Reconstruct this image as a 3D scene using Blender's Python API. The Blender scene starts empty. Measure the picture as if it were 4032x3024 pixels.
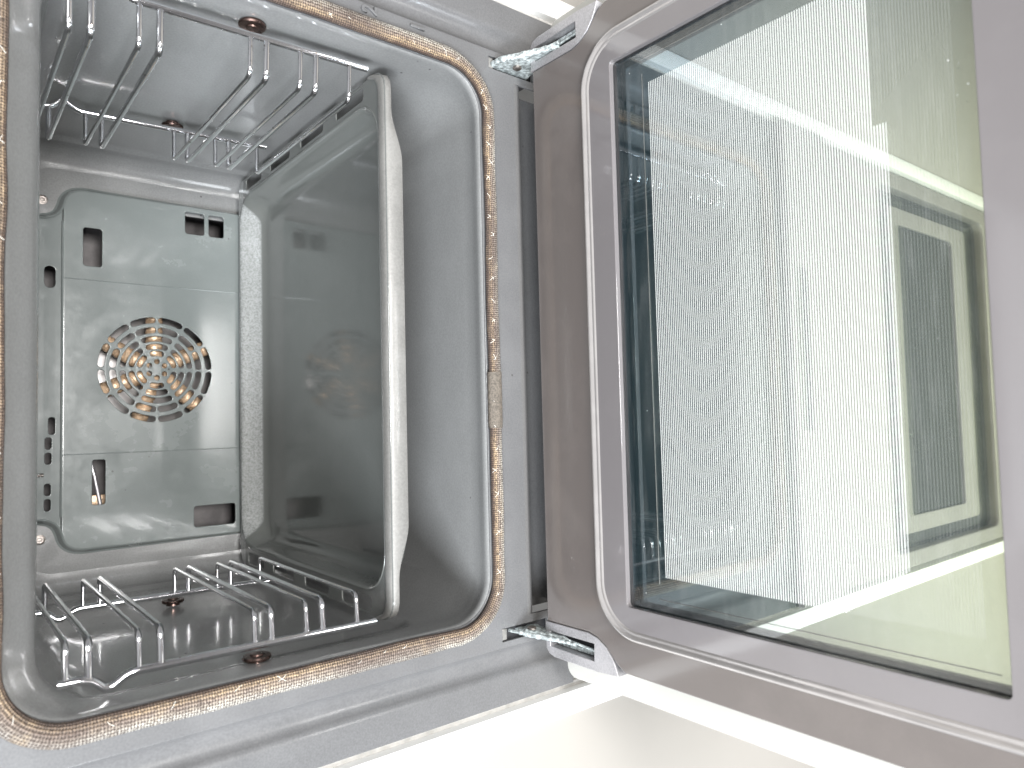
import bpy, bmesh, math, random
from mathutils import Vector, Matrix, noise
random.seed(7)
PI = math.pi
S = bpy.context.scene
C = S.collection

# ------------------------------------------------------------------ camera
cam = bpy.data.cameras.new('camera'); camo = bpy.data.objects.new('camera', cam); C.objects.link(camo)
r0 = Vector((-0.02522738, -0.62637383, -0.7791145))
r1 = Vector((-0.99838119, 0.05552791, -0.01231486))
r2 = Vector((0.0509763, 0.77754258, -0.62676068))
M = Matrix(((r0.x, -r1.x, -r2.x, -0.0685), (r0.y, -r1.y, -r2.y, -0.498), (r0.z, -r1.z, -r2.z, 0.3728), (0, 0, 0, 1)))
camo.matrix_world = M
cam.sensor_width = 36; cam.lens = 25.516; cam.clip_start = .01; cam.clip_end = 50
cam.dof.use_dof = True; cam.dof.focus_distance = .68; cam.dof.aperture_fstop = 9.0
S.camera = camo

# ------------------------------------------------------------------ world and lamps
w = bpy.data.worlds.new('World'); S.world = w; w.use_nodes = True
nt = w.node_tree; bg = nt.nodes['Background']
tc = nt.nodes.new('ShaderNodeTexCoord'); sep = nt.nodes.new('ShaderNodeSeparateXYZ')
rp = nt.nodes.new('ShaderNodeValToRGB'); mr = nt.nodes.new('ShaderNodeMapRange')
mr.inputs['From Min'].default_value = -1; mr.inputs['From Max'].default_value = 1
nt.links.new(tc.outputs['Generated'], sep.inputs[0]); nt.links.new(sep.outputs['Z'], mr.inputs['Value'])
nt.links.new(mr.outputs[0], rp.inputs[0]); nt.links.new(rp.outputs[0], bg.inputs[0])
cr = rp.color_ramp
cr.elements[0].position = 0; cr.elements[0].color = (.85, .83, .81, 1)
cr.elements[1].position = 1; cr.elements[1].color = (1, .99, .98, 1)
for p_, c_ in ((.30, (.80, .79, .78, 1)), (.44, (.26, .25, .25, 1)), (.52, (.62, .62, .64, 1)), (.72, (.55, .56, .58, 1)), (.86, (.95, .95, .96, 1))):
    e = cr.elements.new(p_); e.color = c_
bg.inputs[1].default_value = .37

def area(name, loc, target, sx, sy, power, col):
    l = bpy.data.lights.new(name, 'AREA'); l.shape = 'RECTANGLE'; l.size = sx; l.size_y = sy; l.energy = power; l.color = col
    o = bpy.data.objects.new(name, l); C.objects.link(o); o.location = loc
    o.rotation_euler = (Vector(target) - Vector(loc)).to_track_quat('-Z', 'Y').to_euler()
    return o
area('window_light', (-1.05, -1.15, .85), (.15, .1, .12), .65, .75, 44, (.905, .952, 1))
area('room_light', (.10, -1.7, .40), (0, .4, .15), .5, .45, 30, (1, .985, .965))

S.render.engine = 'CYCLES'
S.view_settings.view_transform = 'Standard'; S.view_settings.look = 'None'
S.view_settings.gamma = 1; S.view_settings.use_curve_mapping = False
S.view_settings.exposure = .74
S.cycles.max_bounces = 10; S.cycles.glossy_bounces = 6; S.cycles.transparent_max_bounces = 12

# ------------------------------------------------------------------ materials
class N:
    def __init__(s, name):
        s.m = bpy.data.materials.new(name); s.m.use_nodes = True; s.t = s.m.node_tree
        s.b = s.t.nodes['Principled BSDF']; s.out = s.t.nodes['Material Output']
    def n(s, typ, **k):
        o = s.t.nodes.new(typ)
        for a, v in k.items():
            if a.startswith('i_'): o.inputs[a[2:].replace('_', ' ')].default_value = v
            else: setattr(o, a, v)
        return o
    def l(s, a, b): s.t.links.new(a, b)
    def coord(s, kind='Object'): return s.n('ShaderNodeTexCoord').outputs[kind]
    def noise(s, scale, detail=4, vec=None, rough=.55):
        o = s.n('ShaderNodeTexNoise'); o.inputs['Scale'].default_value = scale; o.inputs['Detail'].default_value = detail
        o.inputs['Roughness'].default_value = rough
        s.l(vec or s.coord(), o.inputs['Vector']); return o.outputs['Fac']
    def ramp(s, src, stops):
        o = s.n('ShaderNodeValToRGB'); r = o.color_ramp
        while len(r.elements) < len(stops): r.elements.new(.5)
        for e, (p, c) in zip(r.elements, stops):
            e.position = p; e.color = (c, c, c, 1) if isinstance(c, (int, float)) else (*c, 1)
        s.l(src, o.inputs[0]); return o.outputs[0]
    def mix(s, fac, a, b, mode='MIX'):
        o = s.n('ShaderNodeMix', data_type='RGBA', blend_type=mode)
        for i, v in ((0, fac), (6, a), (7, b)):
            if isinstance(v, (int, float)): o.inputs[i].default_value = v if i == 0 else (v, v, v, 1)
            elif isinstance(v, tuple): o.inputs[i].default_value = (*v, 1)
            else: s.l(v, o.inputs[i])
        return o.outputs[2]
    def math(s, op, a, b=0, c=None):
        o = s.n('ShaderNodeMath', operation=op)
        for i, v in enumerate((a, b) if c is None else (a, b, c)):
            if isinstance(v, (int, float)): o.inputs[i].default_value = v
            else: s.l(v, o.inputs[i])
        return o.outputs[0]
    def bump(s, h, strength, dist=.001):
        o = s.n('ShaderNodeBump'); o.inputs['Strength'].default_value = strength; o.inputs['Distance'].default_value = dist
        s.l(h, o.inputs['Height']); s.l(o.outputs[0], s.b.inputs['Normal'])

def enamel(name, col, rough, grain=.06, smudge=.12, spots=True, coat=.0, metal=0., grainscale=900, orange=.0, smc=None):
    k = N(name)
    g = k.noise(grainscale, 2)
    c = k.mix(k.ramp(g, ((.3, 0.), (.7, 1.))), tuple(x * (1 - grain) for x in col), tuple(min(1, x * (1 + grain)) for x in col))
    sm = k.ramp(k.noise(14, 6, rough=.65), ((.47, 0.), (.62, 1.)))
    c = k.mix(k.math('MULTIPLY', sm, smudge), c, smc or tuple(min(1, x * 1.5 + .04) for x in col))
    if spots:
        v = k.n('ShaderNodeTexVoronoi'); v.inputs['Scale'].default_value = 55; k.l(k.coord(), v.inputs['Vector'])
        d = k.ramp(v.outputs['Distance'], ((.035, 1.), (.075, 0.)))
        pick = k.ramp(k.noise(9, 2), ((.56, 0.), (.60, 1.)))
        k.sp = k.math('MULTIPLY', d, pick)
        c = k.mix(k.math('MULTIPLY', k.sp, .8), c, (.03, .025, .025))
    k.l(c, k.b.inputs['Base Color'])
    rr = k.math('ADD', rough, k.math('MULTIPLY', k.math('ADD', sm, k.noise(60, 3)), smudge * .7))
    k.l(rr, k.b.inputs['Roughness'])
    k.b.inputs['Metallic'].default_value = metal
    k.b.inputs['Coat Weight'].default_value = coat; k.b.inputs['Coat Roughness'].default_value = .08
    if orange: k.bump(k.noise(130, 3), orange, .0006)
    return k.m

def chrome():
    k = N('chrome_wire')
    n = k.noise(260, 5)
    k.l(k.mix(k.ramp(n, ((.62, 0.), (.72, 1.))), (.88, .88, .90), (.30, .24, .20)), k.b.inputs['Base Color'])
    k.b.inputs['Metallic'].default_value = 1
    k.l(k.math('ADD', .04, k.math('MULTIPLY', k.noise(90, 3), .07)), k.b.inputs['Roughness'])
    k.bump(k.noise(420, 2), .10, .0003)
    return k.m

def simple(name, col, rough=.5, metal=0., var=.12, scale=40, coat=0., bump=0., bscale=300):
    k = N(name)
    n = k.noise(scale, 5)
    k.l(k.mix(k.ramp(n, ((.35, 0.), (.65, 1.))), tuple(x * (1 - var) for x in col), tuple(min(1, x * (1 + var)) for x in col)), k.b.inputs['Base Color'])
    k.b.inputs['Metallic'].default_value = metal; k.b.inputs['Coat Weight'].default_value = coat; k.b.inputs['Coat Roughness'].default_value = .05
    k.l(k.math('ADD', rough * .85, k.math('MULTIPLY', n, rough * .3)), k.b.inputs['Roughness'])
    if bump: k.bump(k.noise(bscale, 3), bump, .001)
    return k.m

def gasket_mat():
    k = N('woven_seal')
    uv = k.coord('UV'); sp = k.n('ShaderNodeSeparateXYZ'); k.l(uv, sp.inputs[0])
    u, v = sp.outputs['X'], sp.outputs['Y']      # u metres along, v 0..1 round
    a = k.math('ADD', k.math('MULTIPLY', u, 1750), k.math('MULTIPLY', v, 60))
    b = k.math('SUBTRACT', k.math('MULTIPLY', u, 1750), k.math('MULTIPLY', v, 60))
    wv = k.math('MULTIPLY', k.math('SINE', a), k.math('SINE', b))
    h = k.math('ADD', k.math('MULTIPLY', wv, .5), .5)
    cb = k.n('ShaderNodeCombineXYZ'); k.l(u, cb.inputs[0]); k.l(k.math('MULTIPLY', v, .04), cb.inputs[1])
    n1 = k.noise(16, 6, cb.outputs[0]); n2 = k.noise(70, 4, cb.outputs[0])
    # v: facing ring position; inside edge is scorched, outside edge pale
    vv = k.math('ADD', v, k.math('MULTIPLY', k.math('SUBTRACT', n2, .5), .16))
    col = k.ramp(vv, ((.0, (.06, .04, .03)), (.27, (.035, .018, .013)), (.33, (.16, .10, .065)), (.40, (.54, .40, .25)), (.47, (.34, .27, .22)), (.55, (.50, .45, .38)), (.61, (.64, .62, .56)), (.9, (.45, .44, .40))))
    dirty = k.ramp(n1, ((.36, 0.), (.60, 1.)))
    col = k.mix(k.math('MULTIPLY', dirty, .7), col, (.12, .088, .075))
    grit = k.ramp(k.noise(900, 3, k.coord()), ((.40, 1.), (.54, 0.)))
    col = k.mix(k.math('MULTIPLY', grit, .85), col, (.05, .035, .028))
    col = k.mix(k.math('MULTIPLY', k.ramp(n2, ((.55, 0.), (.68, 1.))), .3), col, (.42, .31, .19))
    col = k.mix(k.ramp(h, ((.22, .92), (.60, 0.))), col, (.045, .033, .026))
    k.l(col, k.b.inputs['Base Color']); k.b.inputs['Roughness'].default_value = .75
    k.bump(h, .9, .0012)
    return k.m

def window_glass_mat():
    k = N('window_glass')
    tr = k.n('ShaderNodeBsdfTransparent'); tr.inputs[0].default_value = (.985, .99, .985, 1)
    gl = k.n('ShaderNodeBsdfGlossy'); gl.inputs['Roughness'].default_value = .0; gl.inputs[0].default_value = (1, 1, 1, 1)
    lw = k.n('ShaderNodeLayerWeight')
    fr = k.math('ADD', .07, k.math('MULTIPLY', k.math('POWER', lw.outputs['Facing'], 5), .6))
    mx = k.n('ShaderNodeMixShader'); k.l(fr, mx.inputs[0]); k.l(tr.outputs[0], mx.inputs[1]); k.l(gl.outputs[0], mx.inputs[2])
    # fine dust and wipe marks on the pane
    df = k.n('ShaderNodeBsdfDiffuse'); df.inputs[0].default_value = (.8, .8, .78, 1)
    m2 = k.n('ShaderNodeMixShader')
    mp = k.n('ShaderNodeMapping'); mp.inputs['Scale'].default_value = (1, 9, 1); k.l(k.coord(), mp.inputs[0])
    st = k.ramp(k.noise(25, 6, mp.outputs[0]), ((.5, 0.), (.8, 1.)))
    v = k.n('ShaderNodeTexVoronoi'); v.inputs['Scale'].default_value = 130; k.l(k.coord(), v.inputs['Vector'])
    dots = k.math('MULTIPLY', k.ramp(v.outputs['Distance'], ((.04, 1.), (.07, 0.))), k.ramp(k.noise(12, 2), ((.55, 0.), (.6, 1.))))
    k.l(k.math('MAXIMUM', k.math('MULTIPLY', st, .025), k.math('MULTIPLY', dots, .5)), m2.inputs[0])
    k.l(mx.outputs[0], m2.inputs[1]); k.l(df.outputs[0], m2.inputs[2]); k.l(m2.outputs[0], k.out.inputs[0])
    return k.m

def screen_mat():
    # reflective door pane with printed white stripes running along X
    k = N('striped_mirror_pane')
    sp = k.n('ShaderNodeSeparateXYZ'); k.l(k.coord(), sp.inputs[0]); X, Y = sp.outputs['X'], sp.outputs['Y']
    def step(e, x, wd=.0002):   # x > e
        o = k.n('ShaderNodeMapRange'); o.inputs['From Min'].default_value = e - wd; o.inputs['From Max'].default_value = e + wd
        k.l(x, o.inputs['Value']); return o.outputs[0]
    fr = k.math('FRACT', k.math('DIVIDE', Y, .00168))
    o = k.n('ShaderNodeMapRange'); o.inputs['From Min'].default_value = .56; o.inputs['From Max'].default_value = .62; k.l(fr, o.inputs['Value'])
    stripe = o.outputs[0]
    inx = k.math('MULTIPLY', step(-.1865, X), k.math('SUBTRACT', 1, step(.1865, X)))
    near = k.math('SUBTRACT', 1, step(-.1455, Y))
    # bright stripe field: light edge painted in, ends earlier on the right, sloping corner
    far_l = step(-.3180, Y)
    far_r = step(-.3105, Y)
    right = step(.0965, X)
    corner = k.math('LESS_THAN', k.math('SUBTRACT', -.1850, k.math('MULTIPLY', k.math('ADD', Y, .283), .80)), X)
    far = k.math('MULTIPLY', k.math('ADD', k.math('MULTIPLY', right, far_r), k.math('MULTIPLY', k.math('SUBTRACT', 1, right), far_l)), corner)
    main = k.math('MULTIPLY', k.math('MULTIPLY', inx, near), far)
    faint = k.math('MULTIPLY', k.math('MULTIPLY', inx, near), step(-.354, Y))  # stripes beyond the painted light edge, kept faint
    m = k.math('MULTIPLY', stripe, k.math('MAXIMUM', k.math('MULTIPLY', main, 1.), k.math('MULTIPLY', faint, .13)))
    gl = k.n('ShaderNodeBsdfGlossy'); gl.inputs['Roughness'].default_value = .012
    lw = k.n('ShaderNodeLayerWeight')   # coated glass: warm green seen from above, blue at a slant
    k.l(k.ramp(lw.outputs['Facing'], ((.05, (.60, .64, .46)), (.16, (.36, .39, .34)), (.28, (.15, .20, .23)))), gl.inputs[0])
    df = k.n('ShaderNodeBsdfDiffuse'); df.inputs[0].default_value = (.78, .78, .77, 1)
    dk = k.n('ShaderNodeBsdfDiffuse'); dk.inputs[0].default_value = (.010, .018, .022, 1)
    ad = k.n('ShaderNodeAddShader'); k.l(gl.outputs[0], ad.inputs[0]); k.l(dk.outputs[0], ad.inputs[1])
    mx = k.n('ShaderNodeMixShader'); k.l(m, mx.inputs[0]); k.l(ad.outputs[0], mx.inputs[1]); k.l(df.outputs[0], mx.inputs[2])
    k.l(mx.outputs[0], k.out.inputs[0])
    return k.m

M_in = enamel('cavity_enamel', (.224, .226, .224), .17, .09, .08, True, .35, 0., 620, .06)
M_panel = enamel('back_panel_enamel', (.165, .184, .180), .15, .04, .14, True, .4, 0., 1500, .08)
M_frame = enamel('front_frame_enamel', (.110, .110, .112), .28, .14, .10, True, .15, 0., 700, .05)
M_tray = enamel('tray_enamel', (.118, .123, .117), .10, .06, .05, False, .4, 0., 1500, .10)
def tray_mat():
    m = M_tray; t = m.node_tree; k = N.__new__(N); k.m = m; k.t = t; k.b = t.nodes['Principled BSDF']; k.out = t.nodes['Material Output']
    sp = k.n('ShaderNodeSeparateXYZ'); k.l(k.coord(), sp.inputs[0])
    mk = k.ramp(k.math('MULTIPLY', k.math('SUBTRACT', sp.outputs['Y'], .3705), 100), ((0., 0.), (.18, 1.)))
    up = k.ramp(k.math('MULTIPLY', k.math('SUBTRACT', sp.outputs['Z'], .0565), 100), ((0., 0.), (.3, 1.)))
    n = k.ramp(k.noise(420, 5, rough=.7), ((.36, .35), (.58, 1.)))
    f = k.math('MULTIPLY', k.math('MULTIPLY', mk, up), n)
    old = k.b.inputs['Base Color'].links[0].from_socket
    k.l(k.mix(f, old, (.30, .31, .305)), k.b.inputs['Base Color'])
tray_mat()
M_rim = enamel('worn_tray_rim', (.175, .171, .162), .34, .12, .25, True, .2, .15, 500, .12)
M_chrome = chrome()
M_bronze = simple('bronze_stud', (.17, .115, .10), .28, 1., .3, 200)
M_screw = simple('steel_screw', (.30, .27, .25), .4, 1., .2, 300)
M_dark = simple('dark_chamber', (.10, .092, .092), .55, .2, .3, 40)
M_brass = simple('tempered_brass', (.60, .43, .29), .34, .35, .45, 160, 0., .5, 500)
M_gask = gasket_mat()
M_sleeve = simple('grey_glass_fibre', (.115, .098, .080), .75, 0., .4, 700, 0., .6, 2500)
M_fibre = simple('white_thread', (.85, .82, .74), .5, 0., .1, 40)
M_brown = enamel('brown_door_enamel', (.108, .094, .088), .11, .02, .10, True, .6, 0., 1500, .0, (.22, .19, .175))
M_mauve = enamel('mauve_glass_border', (.148, .137, .139), .05, .01, .06, False, .8, 0., 1500, .0)
M_groove = simple('polished_bead', (.40, .38, .37), .10, .55, .06, 60, .5)
M_steel = enamel('hinge_cover_steel', (.40, .39, .40), .25, .2, .35, True, 0., .7, 700, .15)
M_zinc = simple('crusted_zinc', (.52, .57, .57), .45, .5, .55, 330, 0., 1., 420)
M_black = simple('black_gap', (.012, .012, .014), .5, 0., .1, 50)
M_white = enamel('white_door_lacquer', (.42, .415, .385), .22, .01, .05, True, .3, 0., 800, .0, (.6, .59, .55))
M_trim = simple('white_cabinet_edge', (.70, .70, .685), .35, 0., .01, 30)
M_greytrim = simple('grey_edge_strip', (.42, .41, .39), .5, 0., .15, 100)
M_beige = simple('beige_cabinet_front', (.315, .300, .278), .34, 0., .03, 4)
M_glass = window_glass_mat()
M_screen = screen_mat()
M_floor = simple('beige_floor', (.45, .42, .38), .4, 0., .12, 6)
M_blackglass = simple('black_glass', (.03, .03, .034), .06, 0., .05, 20, .6)
M_mauvemetal = simple('grey_metal_front', (.27, .255, .25), .3, .2, .05, 20)

# ------------------------------------------------------------------ helpers
def link(name, me, mat, parent=None, smooth=True, angle=32, wn=False):
    o = bpy.data.objects.new(name, me); C.objects.link(o)
    if mat and not me.materials: me.materials.append(mat)
    if smooth:
        me.shade_smooth()
        try: me.set_sharp_from_angle(angle=math.radians(angle))
        except Exception: pass
    if wn:
        md = o.modifiers.new('wn', 'WEIGHTED_NORMAL'); md.keep_sharp = True
    if parent: o.parent = parent
    return o
def thing(name, label, cat, loc=(0, 0, 0), group=None):
    o = bpy.data.objects.new(name, None); C.objects.link(o); o.location = loc; o.empty_display_size = .02
    o['label'] = label; o['category'] = cat
    if group: o['group'] = group
    return o
def tag(o, label, cat, group=None):
    o['label'] = label; o['category'] = cat
    if group: o['group'] = group
    return o
def mesh_from(bm, name='m'):
    me = bpy.data.meshes.new(name); bm.to_mesh(me); bm.free(); return me
def rrect(x0, x1, y0, y1, r, n=8, sub=0):
    pts = []
    cs = [(x1 - r, y1 - r, 0), (x0 + r, y1 - r, PI / 2), (x0 + r, y0 + r, PI), (x1 - r, y0 + r, 1.5 * PI)]
    for i, (cx, cy, a0) in enumerate(cs):
        arc = [(cx + r * math.cos(a0 + PI / 2 * j / n), cy + r * math.sin(a0 + PI / 2 * j / n)) for j in range(n + 1)]
        pts += arc
        if sub:
            nx, ny, na = cs[(i + 1) % 4]
            e = (nx + r * math.cos(na), ny + r * math.sin(na)); s = arc[-1]
            pts += [(s[0] + (e[0] - s[0]) * j / sub, s[1] + (e[1] - s[1]) * j / sub) for j in range(1, sub)]
    return pts
def plate(outlines, thick, bevel, fn, res=3):
    """outlines: first is outer, the others are holes; fn maps (u, v, w) to a world point; w=0 is the visible face, w>0 goes back"""
    cu = bpy.data.curves.new('tmp', 'CURVE'); cu.dimensions = '2D'; cu.fill_mode = 'BOTH'
    for ol in outlines:
        sp = cu.splines.new('POLY'); sp.points.add(len(ol) - 1); sp.use_cyclic_u = True
        for p, q in zip(sp.points, ol): p.co = (q[0], q[1], 0, 1)
    cu.bevel_depth = bevel; cu.bevel_resolution = res; cu.extrude = max(0, thick / 2 - bevel); cu.offset = -bevel
    o = bpy.data.objects.new('tmp', cu); C.objects.link(o)
    dg = bpy.context.evaluated_depsgraph_get(); dg.update()
    me = bpy.data.meshes.new_from_object(o.evaluated_get(dg))
    bpy.data.objects.remove(o); bpy.data.curves.remove(cu)
    for v in me.vertices:
        v.co = fn(v.co.x, v.co.y, thick / 2 - v.co.z)
    bm = bmesh.new(); bm.from_mesh(me); bmesh.ops.remove_doubles(bm, verts=bm.verts, dist=1e-6)
    bmesh.ops.recalc_face_normals(bm, faces=bm.faces); bm.to_mesh(me); bm.free()
    return me
def XZ(Y): return lambda u, v, w: Vector((u, Y + w, v))
def XY(Z): return lambda u, v, w: Vector((u, v, Z - w))
def loft(rings, close=True, capfirst=False, caplast=False):
    bm = bmesh.new(); R = [[bm.verts.new(p) for p in r] for r in rings]; n = len(R[0])
    for a, b in zip(R, R[1:]):
        for i in range(n if close else n - 1):
            bm.faces.new((a[i], a[(i + 1) % n], b[(i + 1) % n], b[i]))
    if capfirst: bm.faces.new(R[0])
    if caplast: bm.faces.new(list(reversed(R[-1])))
    bmesh.ops.recalc_face_normals(bm, faces=bm.faces)
    return mesh_from(bm)
def fillet(pts, r, n=6):
    pts = [Vector(p) for p in pts]; out = [pts[0]]
    for a, b, c in zip(pts, pts[1:], pts[2:]):
        d1 = (a - b); d2 = (c - b); l = min(r, d1.length * .45, d2.length * .45)
        p = b + d1.normalized() * l; q = b + d2.normalized() * l
        for j in range(n + 1):
            t = j / n; out.append(p * (1 - t) ** 2 + b * 2 * t * (1 - t) + q * t * t)
    out.append(pts[-1]); return out
def tube(pts, rad, n=12, closed=False, bm=None, squash=None):
    own = bm is None
    if own: bm = bmesh.new()
    pts = [Vector(p) for p in pts]; m = len(pts); up = None; rings = []
    for i, p in enumerate(pts):
        a = pts[i - 1] if (i > 0 or closed) else p; b = pts[(i + 1) % m] if (i < m - 1 or closed) else p
        t = (b - a).normalized()
        if up is None: up = t.orthogonal().normalized()
        up = (up - t * up.dot(t)).normalized(); s = t.cross(up)
        r = rad[i] if isinstance(rad, (list, tuple)) else rad
        rings.append([bm.verts.new(p + (up * math.cos(2 * PI * j / n) + s * math.sin(2 * PI * j / n)) * r) for j in range(n)])
    for k in range(m if closed else m - 1):
        a, b = rings[k], rings[(k + 1) % m]
        for j in range(n): bm.faces.new((a[j], a[(j + 1) % n], b[(j + 1) % n], b[j]))
    if not closed:
        bm.faces.new(list(reversed(rings[0]))); bm.faces.new(rings[-1])
    if own: return mesh_from(bm)
def box(x0, x1, y0, y1, z0, z1, bev=0., seg=2, bm=None):
    own = bm is None
    if own: bm = bmesh.new()
    g = bmesh.ops.create_cube(bm, size=1)
    for v in g['verts']:
        v.co = Vector(((x0 + x1) / 2 + v.co.x * (x1 - x0), (y0 + y1) / 2 + v.co.y * (y1 - y0), (z0 + z1) / 2 + v.co.z * (z1 - z0)))
    if bev:
        es = list({e for v in g['verts'] for e in v.link_edges})
        bmesh.ops.bevel(bm, geom=es, offset=bev, segments=seg, affect='EDGES', profile=.5)
    if own: return mesh_from(bm)
def disc(center, axis, prof, n=32, bm=None):
    """lathe: prof is (radius, height) list along axis"""
    own = bm is None
    if own: bm = bmesh.new()
    ax = Vector(axis).normalized(); u = ax.orthogonal().normalized(); v = ax.cross(u); c = Vector(center)
    R = [[bm.verts.new(c + ax * h + (u * math.cos(2 * PI * j / n) + v * math.sin(2 * PI * j / n)) * max(r, 1e-5)) for j in range(n)] for r, h in prof]
    for a, b in zip(R, R[1:]):
        for j in range(n): bm.faces.new((a[j], a[(j + 1) % n], b[(j + 1) % n], b[j]))
    bm.faces.new(R[-1]); bm.faces.new(list(reversed(R[0])))
    bmesh.ops.recalc_face_normals(bm, faces=bm.faces)
    if own: return mesh_from(bm)
def smooth(t): t = max(0, min(1, t)); return t * t * (3 - 2 * t)
def join(meshes):
    bm = bmesh.new()
    for m in meshes: bm.from_mesh(m)
    return mesh_from(bm)
def lerp(a, b, t): return a + (b - a) * t

# ================================================================== SURROUNDING FURNITURE
fl = link('floor', box(-3, 3, -3, .6, -.93, -.90), M_floor, None, False); fl['kind'] = 'structure'

hous = thing('oven_housing_cabinet', 'white tall cabinet housing the built-in oven, with narrow glossy white edges beside it', 'cabinet', (0, .01, -.9))
def part(name, me, mat, parent, **k):
    o = link(name, me, mat, parent, **k); o.matrix_parent_inverse = Matrix.Translation(-Vector(parent.location)); return o
for s in (-1, 1):
    a, b = sorted((s * .3145, s * .3355))
    part('side_edge', box(a, b, -.004, .50, -.9, 1.75, .001), M_trim, hous)
    a, b = sorted((s * .3098, s * .3143))
    part('gap_strip', box(a, b, .004, .02, -.9, .46), M_greytrim, hous)
part('lower_front', box(-.3140, .3140, .008, .03, -.9, -.094, .0015), M_trim, hous)
for s, lab in ((-1, 'beige smooth cabinet front beyond the white edge on the numberless side of the oven'), (1, 'beige cabinet front beyond the white edge next to the raised numerals')):
    a, b = sorted((s * .3365, s * .95))
    tag(link('cabinet_front', box(a, b, .0, .02, -.88, 1.75, .001), M_beige, None), lab, 'cabinet')

# second appliance above, visible as a reflection in the door glass
app = thing('built_in_appliance', 'grey framed appliance with a dark glass front above the oven, mirrored in the open door', 'appliance', (0, 0, .49))
part('front_frame', plate([[(-.309, .49), (.309, .49), (.309, 1.16), (-.309, 1.16)], rrect(-.285, .285, .66, 1.09, .02)], .02, .002, XZ(.0)), M_mauvemetal, app)
part('dark_window', box(-.29, .29, .016, .03, .65, 1.10), M_blackglass, app)
part('window_trim', plate([rrect(-.262, .262, .72, 1.03, .01), rrect(-.235, .235, .75, .97, .008)], .006, .001, XZ(.012)), M_mauvemetal, app)
part('upper_front', box(-.309, .309, 0, .02, 1.165, 1.70), M_trim, app)

# ================================================================== OVEN
oven = thing('oven', 'built-in oven with grey enamelled cavity, woven brown door seal and its door lowered open', 'oven', (0, 0, -.09))
def P(name, me, mat, **k): return part(name, me, mat, oven, **k)
def sub(name, me, mat, par, **k):
    o = link(name, me, mat, par, **k); o.matrix_parent_inverse = (Matrix.Translation(Vector(oven.location))).inverted() if False else Matrix(); return o

# ---- cavity: a dense loft with pressed side panels
prof = [(.0004, 0.0012, -.0012, .3402, .037), (.0015, .0002, -.0002, .3392, .0365), (.004, -.0004, .0006, .3376, .036), (.008, -.0003, .0003, .3352, .036), (.013, 0, -.001, .3322, .035), (.018, 0, -.0015, .3290, .035),
        (.024, .0004, -.002, .3252, .034), (.030, .0006, -.002, .3220, .033), (.036, .001, -.002, .3200, .033), (.044, .001, -.002, .3190, .032)]
y = .048
while y < .384: prof.append((y, .001, -.002, .3185, .032)); y += .004
for j in range(7):
    a = PI / 2 * j / 6; prof.append((.385 + .0195 * math.sin(a), .001 - .02 * (1 - math.cos(a)), -.002 + .02 * (1 - math.cos(a)), .3185 - .02 * (1 - math.cos(a)), .032))
def emb(Y, Z):
    dy = min(Y - .034, .372 - Y); dz = min(Z - .052, .302 - Z)
    r = .022
    if dy < r and dz < r: d = r - math.hypot(r - dy, r - dz)
    else: d = min(dy, dz)
    return smooth(d / .006) * .0028
rings = []
for (Y, ex, z0, z1, r) in prof:
    ring = []
    for (x, z) in rrect(-.235 - ex, .235 + ex, z0, z1, r, 8, 66):
        if abs(x) > .2335 and Y < .38: x += math.copysign(emb(Y, z), x)
        ring.append((x, Y, z))
    rings.append(ring)
cav = P('cavity', loft(rings), M_in, angle=60)
# back wall with ears for the screws; opening behind the fan panel
ol_body = [(-.1925, .030), (.1925, .030), (.1925, .236)]
def arc(pts, n=8):   # smooth quadratic through control
    out = []
    a, b, c = pts
    for j in range(n + 1):
        t = j / n; out.append((a[0] * (1 - t) ** 2 + b[0] * 2 * t * (1 - t) + c[0] * t * t, a[1] * (1 - t) ** 2 + b[1] * 2 * t * (1 - t) + c[1] * t * t))
    return out
right = [(.1925, .030), (.1925, .238)] + arc([(.1925, .240), (.1925, .259), (.176, .2615)])[0:] + arc([(.173, .2625), (.161, .266), (.1585, .279)])[0:] + [(.1555, .2965)]
outline = right + [(-x, z) for x, z in reversed(right)]
bw_hole = [(x * .96, lerp(.16, z, .96)) for x, z in outline]
P('back_wall', plate([rrect(-.2165, .2165, .017, .2992, .012), bw_hole], .003, .0002, XZ(.4045)), M_in)
# chamber behind
bm = bmesh.new(); box(-.21, .21, .408, .452, .02, .31, bm=bm)
bm.faces.ensure_lookup_table()
for f in list(bm.faces):
    if f.calc_center_median().y < .409: bm.faces.remove(f)
bmesh.ops.reverse_faces(bm, faces=bm.faces)
P('fan_chamber', mesh_from(bm), M_dark, smooth=False)

# ---- fan panel
def slot(x0, x1, z0, z1, r=.003): return rrect(x0, x1, z0, z1, r, 5)
FC = (0.0, .1705)
def arcslot(r, a0, a1, wd):
    h = wd / 2; pts = []
    n = 10
    for j in range(n + 1): a = lerp(a0, a1, j / n); pts.append((FC[0] + (r + h) * math.cos(a), FC[1] + (r + h) * math.sin(a)))
    cx, cz = FC[0] + r * math.cos(a1), FC[1] + r * math.sin(a1)
    for j in range(1, 7): a = a1 + PI * j / 7; pts.append((cx + h * math.cos(a), cz + h * math.sin(a)))
    for j in range(n + 1): a = lerp(a1, a0, j / n); pts.append((FC[0] + (r - h) * math.cos(a), FC[1] + (r - h) * math.sin(a)))
    cx, cz = FC[0] + r * math.cos(a0), FC[1] + r * math.sin(a0)
    for j in range(1, 7): a = a0 + PI + PI * j / 7; pts.append((cx + h * math.cos(a), cz + h * math.sin(a)))
    return pts
holes = []
D = math.radians
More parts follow.
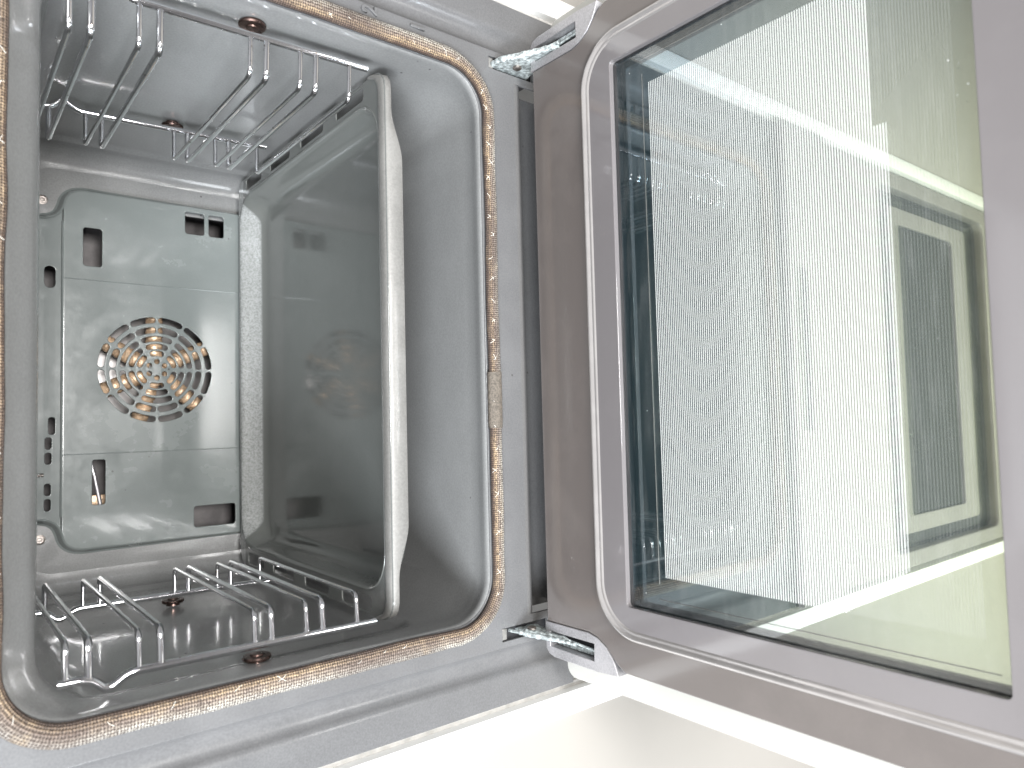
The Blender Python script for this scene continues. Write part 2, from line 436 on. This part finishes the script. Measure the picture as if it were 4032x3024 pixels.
# pattern is laid out about the vertical axis of the oven: a spoke runs straight up and down
for k in range(6):
    a = D(k * 60); holes.append([(FC[0] + .0092 * math.cos(a) + .0028 * math.cos(2 * PI * j / 14), FC[1] + .0092 * math.sin(a) + .0028 * math.sin(2 * PI * j / 14)) for j in range(14)])
for r, hw in ((.0184, 14), (.0265, 19), (.0352, 22)):
    for k in range(6):
        a = D(k * 60); holes.append(arcslot(r, a - D(hw), a + D(hw), .0058))
for r, hw in ((.0450, 9.5), (.0563, 10.2)):
    for k in range(12):
        a = D(k * 30 + 15); holes.append(arcslot(r, a - D(hw), a + D(hw), .0066))
body_slots = [slot(.111, .153, .226, .244), slot(.161, .187, .1185, .140), slot(.161, .187, .096, .1135), slot(-.147, -.099, .222, .2345, .002), slot(-.182, -.158, .084, .131)]
zf = .2625
rb = [(.1925, .030), (.1925, .238)] + arc([(.1925, .240), (.1925, .259), (.176, .2615)]) + [(.172, zf)]
body_ol = rb + [(-x, z) for x, z in reversed(rb)]
rn = [(.172, zf + .0002)] + arc([(.170, .2634), (.161, .266), (.1585, .279)]) + [(.1555, .2965)]
neck_ol = rn + [(-x, z) for x, z in reversed(rn)]
m1 = plate([body_ol] + body_slots + holes, .0022, .0008, XZ(.3942))
neck_slots = [slot(.0845, .1075, .269, .279, .0045), slot(-.0705, -.0525, .2685, .2745, .0025), slot(-.086, -.0735, .2715, .2775, .0025), slot(-.1015, -.0895, .2715, .2775, .0025), slot(-.134, -.1215, .272, .2778, .0025), slot(-.150, -.1375, .272, .2778, .0025)]
m2 = plate([neck_ol] + neck_slots, .002, .0006, lambda u, v, w_: Vector((u, .3974 + w_ - smooth((v - zf) / .035) * .0008, v)))
off = []
n_ = len(outline)
for i, (x, z) in enumerate(outline):
    a, b = outline[i - 1], outline[(i + 1) % n_]
    t = Vector((b[0] - a[0], b[1] - a[1])).normalized(); nn = Vector((t.y, -t.x))
    off.append(nn)
sk = []
for d, Y in ((-.0010, .3950), (.0002, .3945), (.0012, .3952), (.0024, .3980), (.0034, .4010), (.0044, .4032), (.0064, .4042)):
    sk.append([(x + o_.x * d, Y, z + o_.y * d) for (x, z), o_ in zip(outline, off)])
m3 = loft(sk)
bm = bmesh.new()
for X in (.0958, -.0922):
    for (hx, hy) in ((0, 0),):
        tube([(X, .3943, .262), (X, .3943, .07)], .0006, 8, bm=bm)
tube([(-.157, .3950, .2628), (.157, .3950, .2628)], .0012, 8, bm=bm)
m4 = mesh_from(bm)
panel = P('fan_panel', join([m1, m2, m3, m4]), M_panel, angle=25, wn=True)
# fan and twisted element seen through the holes
bm = bmesh.new()
def twisted(a, b, rad, turns, bm, n=70):
    a, b = Vector(a), Vector(b); d = (b - a); t = d.normalized(); u = t.orthogonal().normalized(); v = t.cross(u)
    for ph in (0, PI):
        tube([a + d * (j / n) + (u * math.cos(turns * 2 * PI * j / n + ph) + v * math.sin(turns * 2 * PI * j / n + ph)) * rad for j in range(n + 1)], rad * .95, 8, bm=bm)
fy = .4068
for ang in (3, 62, 118, 168, 232, 300):
    a = D(ang); c = math.cos(a); s_ = math.sin(a)
    twisted((FC[0] + .010 * c, fy, FC[1] + .010 * s_), (FC[0] + .066 * c + .004 * s_, fy + .004, FC[1] + .066 * s_ - .004 * c), .0048, 5, bm, 60)
P('fan_wheel', mesh_from(bm), M_brass)
bm = bmesh.new()
disc((FC[0], .412, FC[1]), (0, -1, 0), [(.014, -.004), (.014, 0), (.011, .004), (.004, .005)], bm=bm)
disc((FC[0], .44, FC[1]), (0, -1, 0), [(.075, 0), (.075, .004), (.07, .006)], bm=bm)
P('fan_hub', mesh_from(bm), M_mauvemetal)
bm = bmesh.new(); tube([(-.09, .412, .236), (-.118, .412, .2295), (-.150, .413, .2235)], .0022, 10, bm=bm)
P('heating_rod', mesh_from(bm), M_steel)
P('copper_bracket', box(-.150, -.138, .414, .422, .214, .240, .001), M_brass)
# screws
def screw(x, z, Y=.4042, r=.0052):
    star = [((.0021 if j % 2 else .0013) * math.cos(PI * j / 6 + .3) + x, (.0021 if j % 2 else .0013) * math.sin(PI * j / 6 + .3) + z) for j in range(12)]
    cir = [(x + r * .78 * math.cos(2 * PI * j / 28), z + r * .78 * math.sin(2 * PI * j / 28)) for j in range(28)]
    s1 = plate([cir, star], .0022, .0005, XZ(Y - .0022))
    s2 = disc((x, Y, z), (0, -1, 0), [(r, 0), (r, .0004), (r * .8, .0008)])
    return join([s1, s2])
P('screw', screw(.1794, .2806), M_screw); P('screw', screw(-.1794, .2806), M_screw)
bm = bmesh.new(); tube(fillet([(-.112, .405, .296), (-.112, .392, .290), (-.112, .392, .279)], .006), .0019, 10, bm=bm)
P('temperature_probe', mesh_from(bm), M_screw)
# rack studs on both side walls
for s in (-1, 1):
    for yy in (.034, .263):
        X = s * .2372
        P('rack_stud', disc((X, yy, .1862), (-s, 0, 0), [(.0062, 0), (.0062, .0022), (.0098, .0026), (.0102, .0040), (.0096, .0052), (.0050, .0056), (.0046, .0066), (.0030, .0068)]), M_bronze)

# ---- front frame
hs = lambda s: [(s * x, z) for x, z in [(.2455, -.0115), (.2565, -.0115), (.2565, -.0625), (.2455, -.0625)]]
def opening(): return rrect(-.2352, .2352, -.0004, .3394, .036, 12)
lo = -.040
fr_ol = [(-.262, .372), (-.262, -.093), (-.2385, -.093), (-.2385, lo), (.2385, lo), (.2385, -.093), (.262, -.093), (.262, .372)]
m1 = plate([fr_ol, opening(), hs(1), hs(-1)], .003, .0006, XZ(0.0))
sp_ = [(.0000, lo + .0008), (.0008, -.043), (.0030, -.0475), (.0070, -.0510), (.0130, -.0545), (.0190, -.0570), (.0220, -.0610), (.0225, -.0700), (.0225, -.0935)]
m2 = loft([[(-.239, a, b), (.239, a, b)] for a, b in sp_], close=False)
ms = [m1, m2]
for s in (-1, 1):
    pr = [(.2612, .0002), (.2625, .0006), (.2635, .0020), (.2655, .0046), (.2690, .0062), (.2740, .0066), (.2785, .0054), (.2815, .0028), (.2840, .0006), (.2875, -.0002), (.300, -.0003), (.3078, -.0002), (.3092, .0004), (.3098, .0018), (.3098, .03)]
    ms.append(loft([[(s * x, yy, z) for x, yy in pr] for z in (-.092, -.0905, .0, .1, .2, .3, .372)], close=False))
frame = P('front_frame', join(ms), M_frame, angle=40, wn=True)
# slot liners (pale bent tab at the top of each hinge slot and dark pocket)
for s in (-1, 1):
    a, b = sorted((s * .2450, s * .2570))
    P('hinge_pocket', box(a, b, .0035, .03, -.063, -.011), M_black, smooth=False)
    a, b = sorted((s * .2462, s * .2558))
    P('hinge_tab', box(a, b, .0012, .0034, -.0172, -.0122, .0008), M_rim)
P('lower_gap_shade', box(-.2384, .2384, -.0015, .0215, -.0935, -.0900), M_black, smooth=False)  # black bar added in place of the shade in the gap
# control panel above the cavity
cp = P('control_panel', box(-.3098, .3098, -.012, .03, .3735, .486, .003), M_mauvemetal, wn=True)
P('display', box(-.09, .12, -.0128, -.0115, .399, .414, .0003), M_blackglass)

# raised numerals
def numeral(txt, x, z, size):
    cu = bpy.data.curves.new('t', 'FONT'); cu.body = txt; cu.size = size; cu.align_x = 'CENTER'; cu.align_y = 'CENTER'
    cu.extrude = .0016; cu.bevel_depth = .0003; cu.offset = .0001
    o = bpy.data.objects.new('t', cu); C.objects.link(o)
    dg = bpy.context.evaluated_depsgraph_get(); dg.update()
    me = bpy.data.meshes.new_from_object(o.evaluated_get(dg)); bpy.data.objects.remove(o)
    for v in me.vertices: v.co = Vector((x + v.co.x * .8, -.0003 - v.co.z, z + v.co.y))
    return me
for t, z in (('2', .106), ('1', .062)):
    P('numeral', numeral(t, .2568, z, .0185), M_frame, smooth=False)

# ---- woven seal
path = rrect(-.2422, .2422, -.0070, .3468, .0435, 22, 60)
L = [0]
for a, b in zip(path, path[1:] + path[:1]): L.append(L[-1] + math.hypot(b[0] - a[0], b[1] - a[1]))
bm = bmesh.new(); uvl = bm.loops.layers.uv.new('UVMap'); NR = 20; rg = []
m_ = len(path)
for i in range(m_ + 1):
    p = path[i % m_]; a = path[(i - 1) % m_]; b = path[(i + 1) % m_]
    t = Vector((b[0] - a[0], b[1] - a[1])).normalized(); nn = Vector((t.y, -t.x))   # outward
    wob = noise.noise(Vector((L[i] * 14, 0, 0))) * .0012; wb2 = noise.noise(Vector((L[i] * 22, 5, 0))) * .0008
    ring = []
    for j in range(NR + 1):
        th = 2 * PI * j / NR       # th=0 towards the back, increasing via the inside edge, front at PI
        rw = (.0060 if nn.y < -.5 else .0060 + .0014 * min(1, (nn.y + .5) / .5)) + wb2; rh = .0040 + wb2 * .6
        du = -math.sin(th) * rw + wob; dy = math.cos(th) * rh
        ring.append((bm.verts.new((p[0] + nn.x * du, -.0030 + dy, p[1] + nn.y * du)), L[i], j / NR))
    rg.append(ring)
for a, b in zip(rg, rg[1:]):
    for j in range(NR):
        q = (a[j], a[j + 1], b[j + 1], b[j]); f = bm.faces.new([v[0] for v in q])
        for lp, v in zip(f.loops, q): lp[uvl].uv = (v[1], v[2])
bmesh.ops.recalc_face_normals(bm, faces=bm.faces)
seal = P('door_seal', mesh_from(bm), M_gask)
# splice sleeve
bm = bmesh.new(); cyl = []
for i in range(25):
    x = -.026 - .048 * i / 24; r = [bm.verts.new((x, -.0030 + math.cos(2 * PI * j / 24) * .0050, -.0070 + math.sin(2 * PI * j / 24) * (.0068 + .0002 * math.sin(i * 1.3)))) for j in range(24)]; cyl.append(r)
for a, b in zip(cyl, cyl[1:]):
    for j in range(24): bm.faces.new((a[j], a[(j + 1) % 24], b[(j + 1) % 24], b[j]))
sl = P('seal_sleeve', mesh_from(bm), M_sleeve)
# loose thread ends
bm = bmesh.new(); tot = L[-1]
def at(u):
    u %= tot
    for i in range(m_):
        if L[i + 1] >= u:
            f = (u - L[i]) / (L[i + 1] - L[i]); a = path[i]; b = path[(i + 1) % m_]
            t = Vector((b[0] - a[0], b[1] - a[1])).normalized()
            return Vector((lerp(a[0], b[0], f), lerp(a[1], b[1], f))), t, Vector((t.y, -t.x))
u = 0
while u < tot:
    bm = bmesh.new()
    c, t, nn = at(u); c = c - nn * random.uniform(.0010, .0048)
    for s in (-1, 1):
        if random.random() < (.12 if nn.y < -.8 else .55): continue
        l1 = random.uniform(.003, .0075); ang = random.uniform(.5, 1.1) * s
        d = t * math.cos(ang) + nn * math.sin(ang)
        p0 = c - d * l1 * .5; p1 = c + d * l1 * .5; yy = -.0078 - random.random() * .001
        mid = (p0 + p1) / 2 + Vector((random.uniform(-.0006, .0006), random.uniform(-.0006, .0006)))
        tube([(p0.x, yy + .0022, p0.y), (mid.x, yy + .0006, mid.y), (p1.x, yy + .0014, p1.y)], .00013, 5, bm=bm)
    if bm.verts:
        P('stitch', mesh_from(bm), M_fibre)
    else: bm.free()
    u += random.uniform(.014, .021)

# ================================================================== DOOR
zd = -.0394
corner = [(.2385, -.0265), (.2378, -.076), (.2400, -.0855), (.2450, -.0945), (.2520, -.1010), (.2570, -.1065), (.2608, -.1140)]
rt = corner + [(.2608, -.52)]
d_ol = rt + [(-x, y) for x, y in reversed(rt)]
GX, GY0, GY1 = .2315, -.0905, -.455
d_hole = rrect(-GX + .001, GX - .001, GY1 + .001, GY0 - .001, .036, 10)
door = P('door', plate([d_ol, d_hole], .020, .0011, XY(zd)), M_brown, angle=25, wn=True)
def DP(name, me, mat, **k):
    o = link(name, me, mat, door, **k); o.matrix_parent_inverse = door.matrix_world.inverted() if False else Matrix.Identity(4)
    # the door's own matrix is the identity in world space, so child coordinates are world coordinates
    o.matrix_parent_inverse = Matrix.Identity(4); return o
bx = rrect(-GX + .001, GX - .001, GY1 + .001, GY0 - .001, .036, 10)
win = rrect(-.2105, .2105, -.3675, -.1175, .003, 4)
DP('glass_border', plate([bx, win], .0045, .0005, XY(zd - .0004)), M_mauve, angle=25, wn=True)
# polished bead round the inner glass: two stepped lines
def ringpath(e, r): return rrect(-GX - e, GX + e, GY1 - e, GY0 + e, r, 18, 4)
bm = bmesh.new(); rr = []
for e, z in ((-.0040, zd - .0006), (-.0032, zd + .0002), (-.0022, zd + .0008), (-.0012, zd + .0003), (-.0004, zd + .0009), (.0010, zd + .0022), (.0024, zd + .0024), (.0034, zd + .0014), (.0040, zd + .0002), (.0043, zd - .0006)):
    rr.append([(x, y, z) for x, y in ringpath(e, .037 + e)])
DP('glass_bead', loft(rr), M_groove, angle=70)
DP('window_glass', box(-.2125, .2125, -.3695, -.1155, zd - .0052, zd - .0048), M_glass, smooth=False)
# well under the glass
bm = bmesh.new()
wo = rrect(-.2145, .2145, -.3720, -.1135, .002, 3)
DP('window_well', loft([[(x, y, zd - .0055) for x, y in wo], [(x, y, zd - .0185) for x, y in wo]]), M_black, smooth=False)
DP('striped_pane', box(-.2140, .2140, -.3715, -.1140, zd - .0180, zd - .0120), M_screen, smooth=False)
# thin bright line of the spacer under the glass
bm = bmesh.new(); ly = zd - .0115
tube([(-.192, -.1405, ly), (.195, -.1405, ly)], .00022, 6, bm=bm)
tube([(-.203, -.140, ly), (-.203, -.36, ly)], .00018, 6, bm=bm); tube([(.206, -.140, ly), (.206, -.36, ly)], .00018, 6, bm=bm)
DP('spacer_line', mesh_from(bm), M_rim)
# white outer panel with a ledge showing beyond the inner frame
op = rrect(-.2885, .2885, -.54, -.0275, .010, 8)
DP('outer_panel', plate([op, [(-.2150, -.3725), (.2150, -.3725), (.2150, -.1130), (-.2150, -.1130)]], .012, .0012, XY(-.0596)), M_white, angle=25, wn=True)
for s in (-1, 1):
    pl = [(s * x, y) for x, y in [(.2388, -.0250), (.2381, -.076), (.2404, -.0858), (.2454, -.0948), (.2524, -.1012), (.2575, -.1040), (.2650, -.1070), (.2668, -.0850), (.2668, -.0350), (.2652, -.0285), (.2610, -.0250)]]
    hl = [(s * x, y) for x, y in [(.2462, -.0300), (.2455, -.0822), (.2592, -.0818), (.2586, -.0300)]]
    DP('hinge_cover', plate([pl, hl], .0200, .0005, XY(zd + .0006)), M_steel, angle=25, wn=True)
    bm = bmesh.new(); a = s * .2522
    box(min(s * .2455, s * .2595), max(s * .2455, s * .2595), -.084, -.028, zd - .020, zd - .012, bm=bm)
    hb = DP('hinge_channel', mesh_from(bm), M_black, smooth=False)
    bm = bmesh.new()
    box(min(s * .2545, s * .2580), max(s * .2545, s * .2580), -.082, -.032, zd - .013, zd - .006, .0006, bm=bm)
    tube([(s * .2500, -.030, zd - .002), (s * .2515, -.055, zd - .004), (s * .2540, -.0815, zd - .006)], .0011, 8, bm=bm)
    DP('hinge_spring', mesh_from(bm), M_zinc)
# hinge arms: crusted, irregular flat links between frame slot and door
for s in (-1, 1):
    bm = bmesh.new()
    prof_ = [(.006, -.0165), (-.002, -.0150), (-.010, -.0165), (-.020, -.0215), (-.030, -.0275), (-.040, -.0330), (-.052, -.0385), (-.056, -.0420), (-.045, -.0450), (-.032, -.0480), (-.020, -.0510), (-.008, -.0540), (.006, -.0570)]
    wl = [(.2475, 1), (.2485, 1.06), (.2500, 1.08), (.2515, 1.05), (.2525, 1)] if s > 0 else [(.2475, .8), (.2490, .9), (.2505, .92), (.2522, .88), (.2532, .8)]
    rings = []
    cy, cz = -.022, -.036
    for X, k in wl: rings.append([(s * X, cy + (a - cy) * k, cz + (b - cz) * k) for a, b in prof_])
    me = loft(rings, True, True, True)
    bm.from_mesh(me); bmesh.ops.subdivide_edges(bm, edges=bm.edges[:], cuts=4, use_grid_fill=True)
    for v in bm.verts:
        v.co += Vector((noise.noise(v.co * 300), noise.noise(v.co * 300 + Vector((9, 0, 0))), noise.noise(v.co * 300 + Vector((0, 9, 0))))) * .0011
    if s < 0:
        for v in bm.verts: v.co.z = -.038 + (v.co.z + .036) * .55
    tube([(s * .2492, .004, -.022), (s * .2488, -.018, -.026), (s * .2500, -.040, -.0355), (s * .2512, -.060, -.0400)], .0016, 8, bm=bm)
    P('hinge_arm', mesh_from(bm), M_zinc, angle=50)
    P('hinge_bolt', disc((s * .2480, -.012, -.034), (-s, 0, 0), [(.004, 0), (.004, .0022), (.003, .003)]), M_screw)

# ================================================================== SIDE RACKS
ZL = [(.3045, 0), (.2920, 1), (.2635, 0), (.2505, 1), (.1890, 0), (.1770, 1), (.1510, 0), (.1385, 1), (.1105, 0)]
def make_rack(s, tip, lab):
    r = thing('side_rack', lab, 'wire rack', (s * .222, .14, .095), 'chrome wire side racks on the cavity walls')
    bxx = .2235
    def yf(z): return .0265 + (z - .11) * .035
    def yb(z): return .2395 + (z - .11) * .075
    for nm, fy_, top, bot in (('front_upright', yf, .3090, .0950), ('rear_upright', yb, .3100, .1010)):
        pts = [(s * bxx, fy_(top), top), (s * bxx, fy_(.291), .2905), (s * (bxx + .0095), fy_(.281), .2815), (s * (bxx + .0005), fy_(.269), .2690), (s * bxx, fy_(.2), .2), (s * bxx, fy_(bot), bot)]
        me = tube(fillet(pts, .006), .0028, 14)
        part(nm, me, M_chrome, r)
    for z, thick in ZL:
        rad = .0024 if thick else .0019
        pts = [(s * bxx, yf(z) , z), (s * tip, yf(z) + .002, z), (s * tip, yb(z), z), (s * bxx, yb(z), z)]
        part('rung', tube(fillet(pts, .0065, 7), rad, 12), M_chrome, r)
    # weld beads
    return r
make_rack(-1, .1995, 'chrome wire side rack on the cavity wall away from the raised numerals')
make_rack(1, .1935, 'chrome wire side rack on the cavity wall nearer the raised numerals 1 and 2')

# ================================================================== BAKING TRAY
tray = thing('baking_tray', 'grey enamelled baking tray with slotted side flanges and worn pale front rim inside the oven', 'tray', (0, .2, .05))
TX = .0005; zr = .0800
def T(pts): return [(x + TX, y) for x, y in pts]
bas = lambda dx, y0, y1, r: rrect(-dx, dx, y0, y1, r, 10, 2)
rings = []
for dx, y0, y1, r, z in ((.05, .16, .27, .02, .0515), (.15, .09, .34, .02, .0517), (.186, .060, .357, .020, .0520), (.193, .0535, .3635, .022, .0526), (.1985, .0480, .3690, .026, .0548), (.2015, .0450, .3730, .029, .0590), (.2040, .0425, .3765, .031, .0660), (.2060, .0405, .3800, .033, .0730), (.2072, .0390, .3822, .0342, .0772), (.2084, .0376, .3832, .035, .0793), (.2100, .0362, .3842, .036, .0800)):
    rings.append([(x, y, z) for x, y in T(bas(dx, y0, y1, r))])
bme = loft(rings, True, True)
bo = part('basin', bme, M_tray, tray, angle=50)
sd = bo.modifiers.new('s', 'SOLIDIFY'); sd.thickness = .0012; sd.offset = 0
fl_ol = rrect(-.2292, .2292, .0245, .3885, .018, 8)
fl_ol = [(x, y) for x, y in fl_ol]
hb = bas(.2098, .0364, .3840, .0358)
hb = [p for i, p in enumerate(hb)]
sl_ = []
for s in (-1, 1):
    for y0, y1 in ((.062, .117), (.145, .200), (.228, .284), (.311, .362)):
        a, b = sorted((s * .2140, s * .2265)); sl_.append(rrect(a, b, y0, y1, .0035, 4))
part('flange', plate([T(fl_ol), T(hb)] + [T(q) for q in sl_], .0016, .0006, XY(zr)), M_tray, tray, angle=25, wn=True)
# front rim: rolled bead plus a skirt that is deep in the middle and dies out at the corners
bm = bmesh.new(); rows = []
nx = 90
for i in range(nx + 1):
    X = -.2292 + .4584 * i / nx
    e = max(0, (abs(X) - .2112) / .018); cy = .018 * (1 - math.sqrt(max(0, 1 - min(1, e) ** 2)))
    s = 1 - smooth((abs(X) - .150) / .045)
    dp = .0028 + .0084 * s
    Y0 = .0245 + cy
    row = [(X, Y0 + .0115, zr + .0002), (X, Y0 + .0095, zr + .0012), (X, Y0 + .0070, zr + .0016), (X, Y0 + .0040, zr + .0012), (X, Y0 + .0014, zr + .0006), (X, Y0 + .0000, zr - .0008), (X, Y0 - .0006, zr - .0024), (X, Y0 - .0010 - .002 * s, zr - .0024 - dp), (X, Y0 - .0004 - .002 * s, zr - .0032 - dp), (X, Y0 + .0008, zr - .0026 - dp), (X, Y0 + .0012, zr - .003)]
    rows.append([(x + TX, y, z) for x, y, z in row])
part('front_rim', loft(rows, close=False), M_rim, tray, angle=60)
